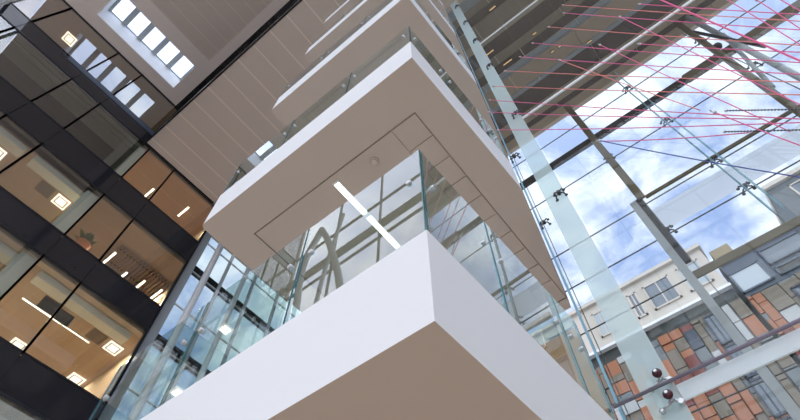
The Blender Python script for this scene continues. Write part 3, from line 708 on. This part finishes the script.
# ------------------------------------------------------------------ outside: ground and buildings
m = MB(); m.box((XE + 0.3, -90, ZF - 0.4), (120, 90, ZF - 0.1)); struct(m.build('ground', paint('street_paving', (0.42, 0.40, 0.37), 0.9, var=0.1, scale=0.3)))
m = MB(); m.box((-120, -90, ZF - 0.4), (XW - 0.3, 90, ZF - 0.1)); struct(m.build('ground', paint('plaza_paving', (0.50, 0.47, 0.43), 0.9, var=0.1, scale=0.3)))
XB = 34.0
CL = [M['clad%d' % i] for i in range(6)]
def cladding(y0, y1, z0, z1, pw_, ph, parent, seed, wcol=()):
    rnd = random.Random(seed); q = MB(); y = y0; ci = 0
    while y < y1 - 0.05:
        w = pw_ * rnd.choice((0.7, 1.0, 1.0, 1.3)); ya, yb = y, min(y + w, y1); z = z0; pal = rnd.choice(((0, 0, 2, 1, 0), (1, 0, 3, 5, 0), (2, 4, 3, 2, 0), (0, 2, 4, 1), (1, 1, 0, 5)))
        while z < z1 - 0.05:
            h = ph * rnd.choice((0.45, 0.8, 1.0, 1.25)); zb2 = min(z + h, z1)
            q.box((XB - rnd.choice((0.0, 0.04, 0.1)), ya + 0.03, z + 0.03), (XB + 0.3, yb - 0.03, zb2 - 0.03), rnd.choice(pal)); z = zb2
        y = yb
    return rel(parent, q).build('cladding', CL, parent)
def bwindow(parent, y0, y1, z0, z1, mat, fm='bgrey', x=XB, mull=0):
    f = MB(); w = 0.14
    f.box((x - 0.12, y0, z0), (x + 0.1, y1, z0 + w)); f.box((x - 0.12, y0, z1 - w), (x + 0.1, y1, z1)); f.box((x - 0.12, y0, z0), (x + 0.1, y0 + w, z1)); f.box((x - 0.12, y1 - w, z0), (x + 0.1, y1, z1))
    for k in range(mull): yy = y0 + (y1 - y0) * (k + 1) / (mull + 1); f.box((x - 0.1, yy - 0.05, z0), (x + 0.1, yy + 0.05, z1))
    fo = rel(parent, f).build('window', M[fm], parent)
    g = MB(); g.box((x - 0.05, y0 + w, z0 + w), (x + 0.05, y1 - w, z1 - w)); rel(parent, g).build('pane', M[mat], fo)
# main block: pale top storey over coloured cladding
t = thing('apartment_building', 'far building with pale top storey over orange, rust and grey cladding panels', 'building', (XB + 6, 4.0, ZF - 0.1))
q = MB(); q.box((XB + 0.3, -3.7, ZF - 0.1), (XB + 14, 16, 30.2)); rel(t, q).build('wall', M['clad3'], t)
q = MB(); q.box((XB - 0.1, -3.7, 30.6), (XB + 14, 16, 35.1)); rel(t, q).build('top_storey', M['pale'], t)
q = MB(); q.box((XB - 0.4, -3.9, 35.1), (XB + 14.2, 16.2, 35.45)); rel(t, q).build('parapet', M['pale'], t)
q = MB(); q.box((XB - 0.25, -3.8, 30.35), (XB + 14, 16, 30.6)); rel(t, q).build('cornice', M['white'], t)
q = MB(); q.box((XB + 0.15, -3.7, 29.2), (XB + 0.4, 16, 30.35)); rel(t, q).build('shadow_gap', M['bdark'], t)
for y0, y1, mt in ((-3.1, -1.3, 'bwinl'), (-0.6, 1.6, 'bwin'), (2.2, 3.0, 'bwin'), (5.0, 6.2, 'bwinl'), (8.0, 10.5, 'bwin')):
    bwindow(t, y0, y1, 31.5, 34.2, mt, 'pale', XB - 0.1, 1)
cladding(-3.7, 16, ZF + 1, 29.2, 0.85, 1.35, t, 5)
for yy in (-1.7, 3.4, 8.5):
    for k in range(9):
        z0 = 3.0 + k * 2.9; bwindow(t, yy, yy + 0.9, z0, z0 + 2.7, 'bwin', 'clad5', XB - 0.12, 1)
# lower block right with slate glazed band
t = thing('apartment_building', 'far lower building with slate window band above terracotta panels, right of the pale one', 'building', (XB + 6, -10.0, ZF - 0.1))
q = MB(); q.box((XB + 0.3, -11.4, ZF - 0.1), (XB + 14, -4.0, 32.4)); rel(t, q).build('wall', M['clad3'], t)
q = MB(); q.box((XB - 0.15, -11.4, 32.4), (XB + 14, -4.0, 33.0)); rel(t, q).build('parapet', M['greypaint'], t)
q = MB(); q.box((XB - 0.05, -11.4, 28.9), (XB + 0.3, -4.0, 32.4)); rel(t, q).build('slate_band', M['bgrey'], t)
q = MB(); q.box((XB + 0.4, -5.6, 32.9), (XB + 3.5, -4.15, 34.75)); rel(t, q).build('roof_hut', M['hut'], t)
for y0, y1, z0, z1, mt in ((-6.2, -4.0, 29.2, 31.3, 'bwinl'), (-9.6, -6.6, 30.4, 32.0, 'bwin'), (-9.6, -6.6, 29.2, 30.0, 'bdark'), (-11.2, -9.9, 29.3, 32.0, 'bwin')):
    bwindow(t, y0, y1, z0, z1, mt, 'bgrey', XB - 0.1, 0)
cladding(-11.4, -4.0, ZF + 1, 28.9, 0.9, 1.4, t, 11)
for yy in (-7.4, -10.3):
    for k in range(9):
        z0 = 2.0 + k * 2.9; bwindow(t, yy, yy + 1.0, z0, z0 + 2.7, 'bwin', 'clad5', XB - 0.12, 1)
# taller grey block at the far right
t = thing('apartment_building', 'far taller pale grey building cut by the right edge of the frame', 'building', (XB + 10, -20.0, ZF - 0.1))
q = MB(); q.box((XB + 4, -40, ZF - 0.1), (XB + 20, -11.6, 41.6)); rel(t, q).build('wall', M['clad3'], t)
q = MB(); q.box((XB + 3.7, -40, 41.6), (XB + 20, -11.5, 42.1)); rel(t, q).build('parapet', M['pale'], t)
for k in range(6):
    bwindow(t, -15.0 - k * 3.4, -13.0 - k * 3.4, 38.2, 40.8, 'bwin', 'pale', XB + 4, 1)
    bwindow(t, -15.0 - k * 3.4, -13.0 - k * 3.4, 34.2, 36.8, 'bwin', 'pale', XB + 4, 1)

# ------------------------------------------------------------------ light
w = bpy.data.worlds.new('sky'); SC.world = w; w.use_nodes = True
nt = w.node_tree
for n in list(nt.nodes): nt.nodes.remove(n)
out = nt.nodes.new('ShaderNodeOutputWorld'); bg = nt.nodes.new('ShaderNodeBackground')
tc = nt.nodes.new('ShaderNodeTexCoord')
mp = nt.nodes.new('ShaderNodeMapping'); mp.inputs['Scale'].default_value = (1, 1, 1.6)
nz = nt.nodes.new('ShaderNodeTexNoise'); nz.inputs['Scale'].default_value = 7.0; nz.inputs['Detail'].default_value = 7; nz.inputs['Roughness'].default_value = 0.58; nz.inputs['Distortion'].default_value = 0.4
rp = nt.nodes.new('ShaderNodeValToRGB'); rp.color_ramp.elements[0].position = 0.42; rp.color_ramp.elements[1].position = 0.61
rp.color_ramp.elements[0].color = (0.30, 0.41, 0.72, 1); rp.color_ramp.elements[1].color = (0.81, 0.87, 1.0, 1)
nt.links.new(tc.outputs['Generated'], mp.inputs[0]); nt.links.new(mp.outputs[0], nz.inputs['Vector']); nt.links.new(nz.outputs['Fac'], rp.inputs[0])
# brighter toward the hidden sun in the west
sp = nt.nodes.new('ShaderNodeVectorMath'); sp.operation = 'DOT_PRODUCT'; sp.inputs[1].default_value = Vector((-0.60, -0.10, 0.79)).normalized()
nt.links.new(tc.outputs['Generated'], sp.inputs[0])
mr = nt.nodes.new('ShaderNodeMapRange'); mr.interpolation_type = 'SMOOTHSTEP'
mr.inputs[1].default_value = 0.25; mr.inputs[2].default_value = 0.95; mr.inputs[3].default_value = 1.68; mr.inputs[4].default_value = 3.9
nt.links.new(sp.outputs['Value'], mr.inputs[0])
wm = nt.nodes.new('ShaderNodeMix'); wm.data_type = 'RGBA'; wm.inputs[7].default_value = (1.0, 0.95, 0.89, 1)   # sunlit haze around the hidden sun
mw = nt.nodes.new('ShaderNodeMapRange'); mw.inputs[1].default_value = 0.3; mw.inputs[2].default_value = 0.9; mw.inputs[3].default_value = 0.0; mw.inputs[4].default_value = 0.42
nt.links.new(sp.outputs['Value'], mw.inputs[0]); nt.links.new(mw.outputs[0], wm.inputs[0]); nt.links.new(rp.outputs[0], wm.inputs[6])
nt.links.new(wm.outputs[2], bg.inputs[0]); nt.links.new(mr.outputs[0], bg.inputs[1]); nt.links.new(bg.outputs[0], out.inputs[0])

def area(name, loc, sx, sy, power, col, rot=(0, 0, 0)):
    l = bpy.data.lights.new(name, 'AREA'); l.shape = 'RECTANGLE'; l.size = sx; l.size_y = sy; l.energy = power; l.color = col
    o = bpy.data.objects.new(name, l); COL.objects.link(o); o.location = loc; o.rotation_euler = rot
    return o
warm = (1.0, 0.80, 0.58)
for o in [o for o in SC.objects if o.name.startswith(('ceiling_light', 'strip_light')) and o.type == 'EMPTY']:
    strip_ = o.name.startswith('strip'); l = o.location
    area('lamp', (l.x, l.y, l.z - 0.012), 0.08 if strip_ else 0.36, 0.6 if strip_ else 0.36, (40 if l.z < 21 else 60) if strip_ else (42 if l.z < 25 else 40), warm)

# ------------------------------------------------------------------ camera
cam = bpy.data.cameras.new('camera'); co = bpy.data.objects.new('camera', cam); COL.objects.link(co)
cam.sensor_width = 36; cam.lens = 23.913; cam.clip_start = 0.05; cam.clip_end = 500
ROT = Matrix(((0.6238996, -0.6736271, -0.3962018), (-0.7814982, -0.5398092, -0.3128363), (-0.0031384, 0.5048095, -0.8632251)))
co.matrix_world = Matrix.LocRotScale(Vector((0, 0, 0)), ROT.to_quaternion(), None)
SC.camera = co
for o in list(SC.objects):          # street level at z = 0: eye height 1.6 m
    if o.parent is None: o.location.z += 1.6

vs = SC.view_settings
vs.view_transform = 'Standard'; vs.look = 'None'; vs.gamma = 1.0; vs.use_curve_mapping = False
vs.exposure = -0.15
SC.cycles.max_bounces = 10; SC.cycles.diffuse_bounces = 6; SC.cycles.glossy_bounces = 5; SC.cycles.transparent_max_bounces = 32
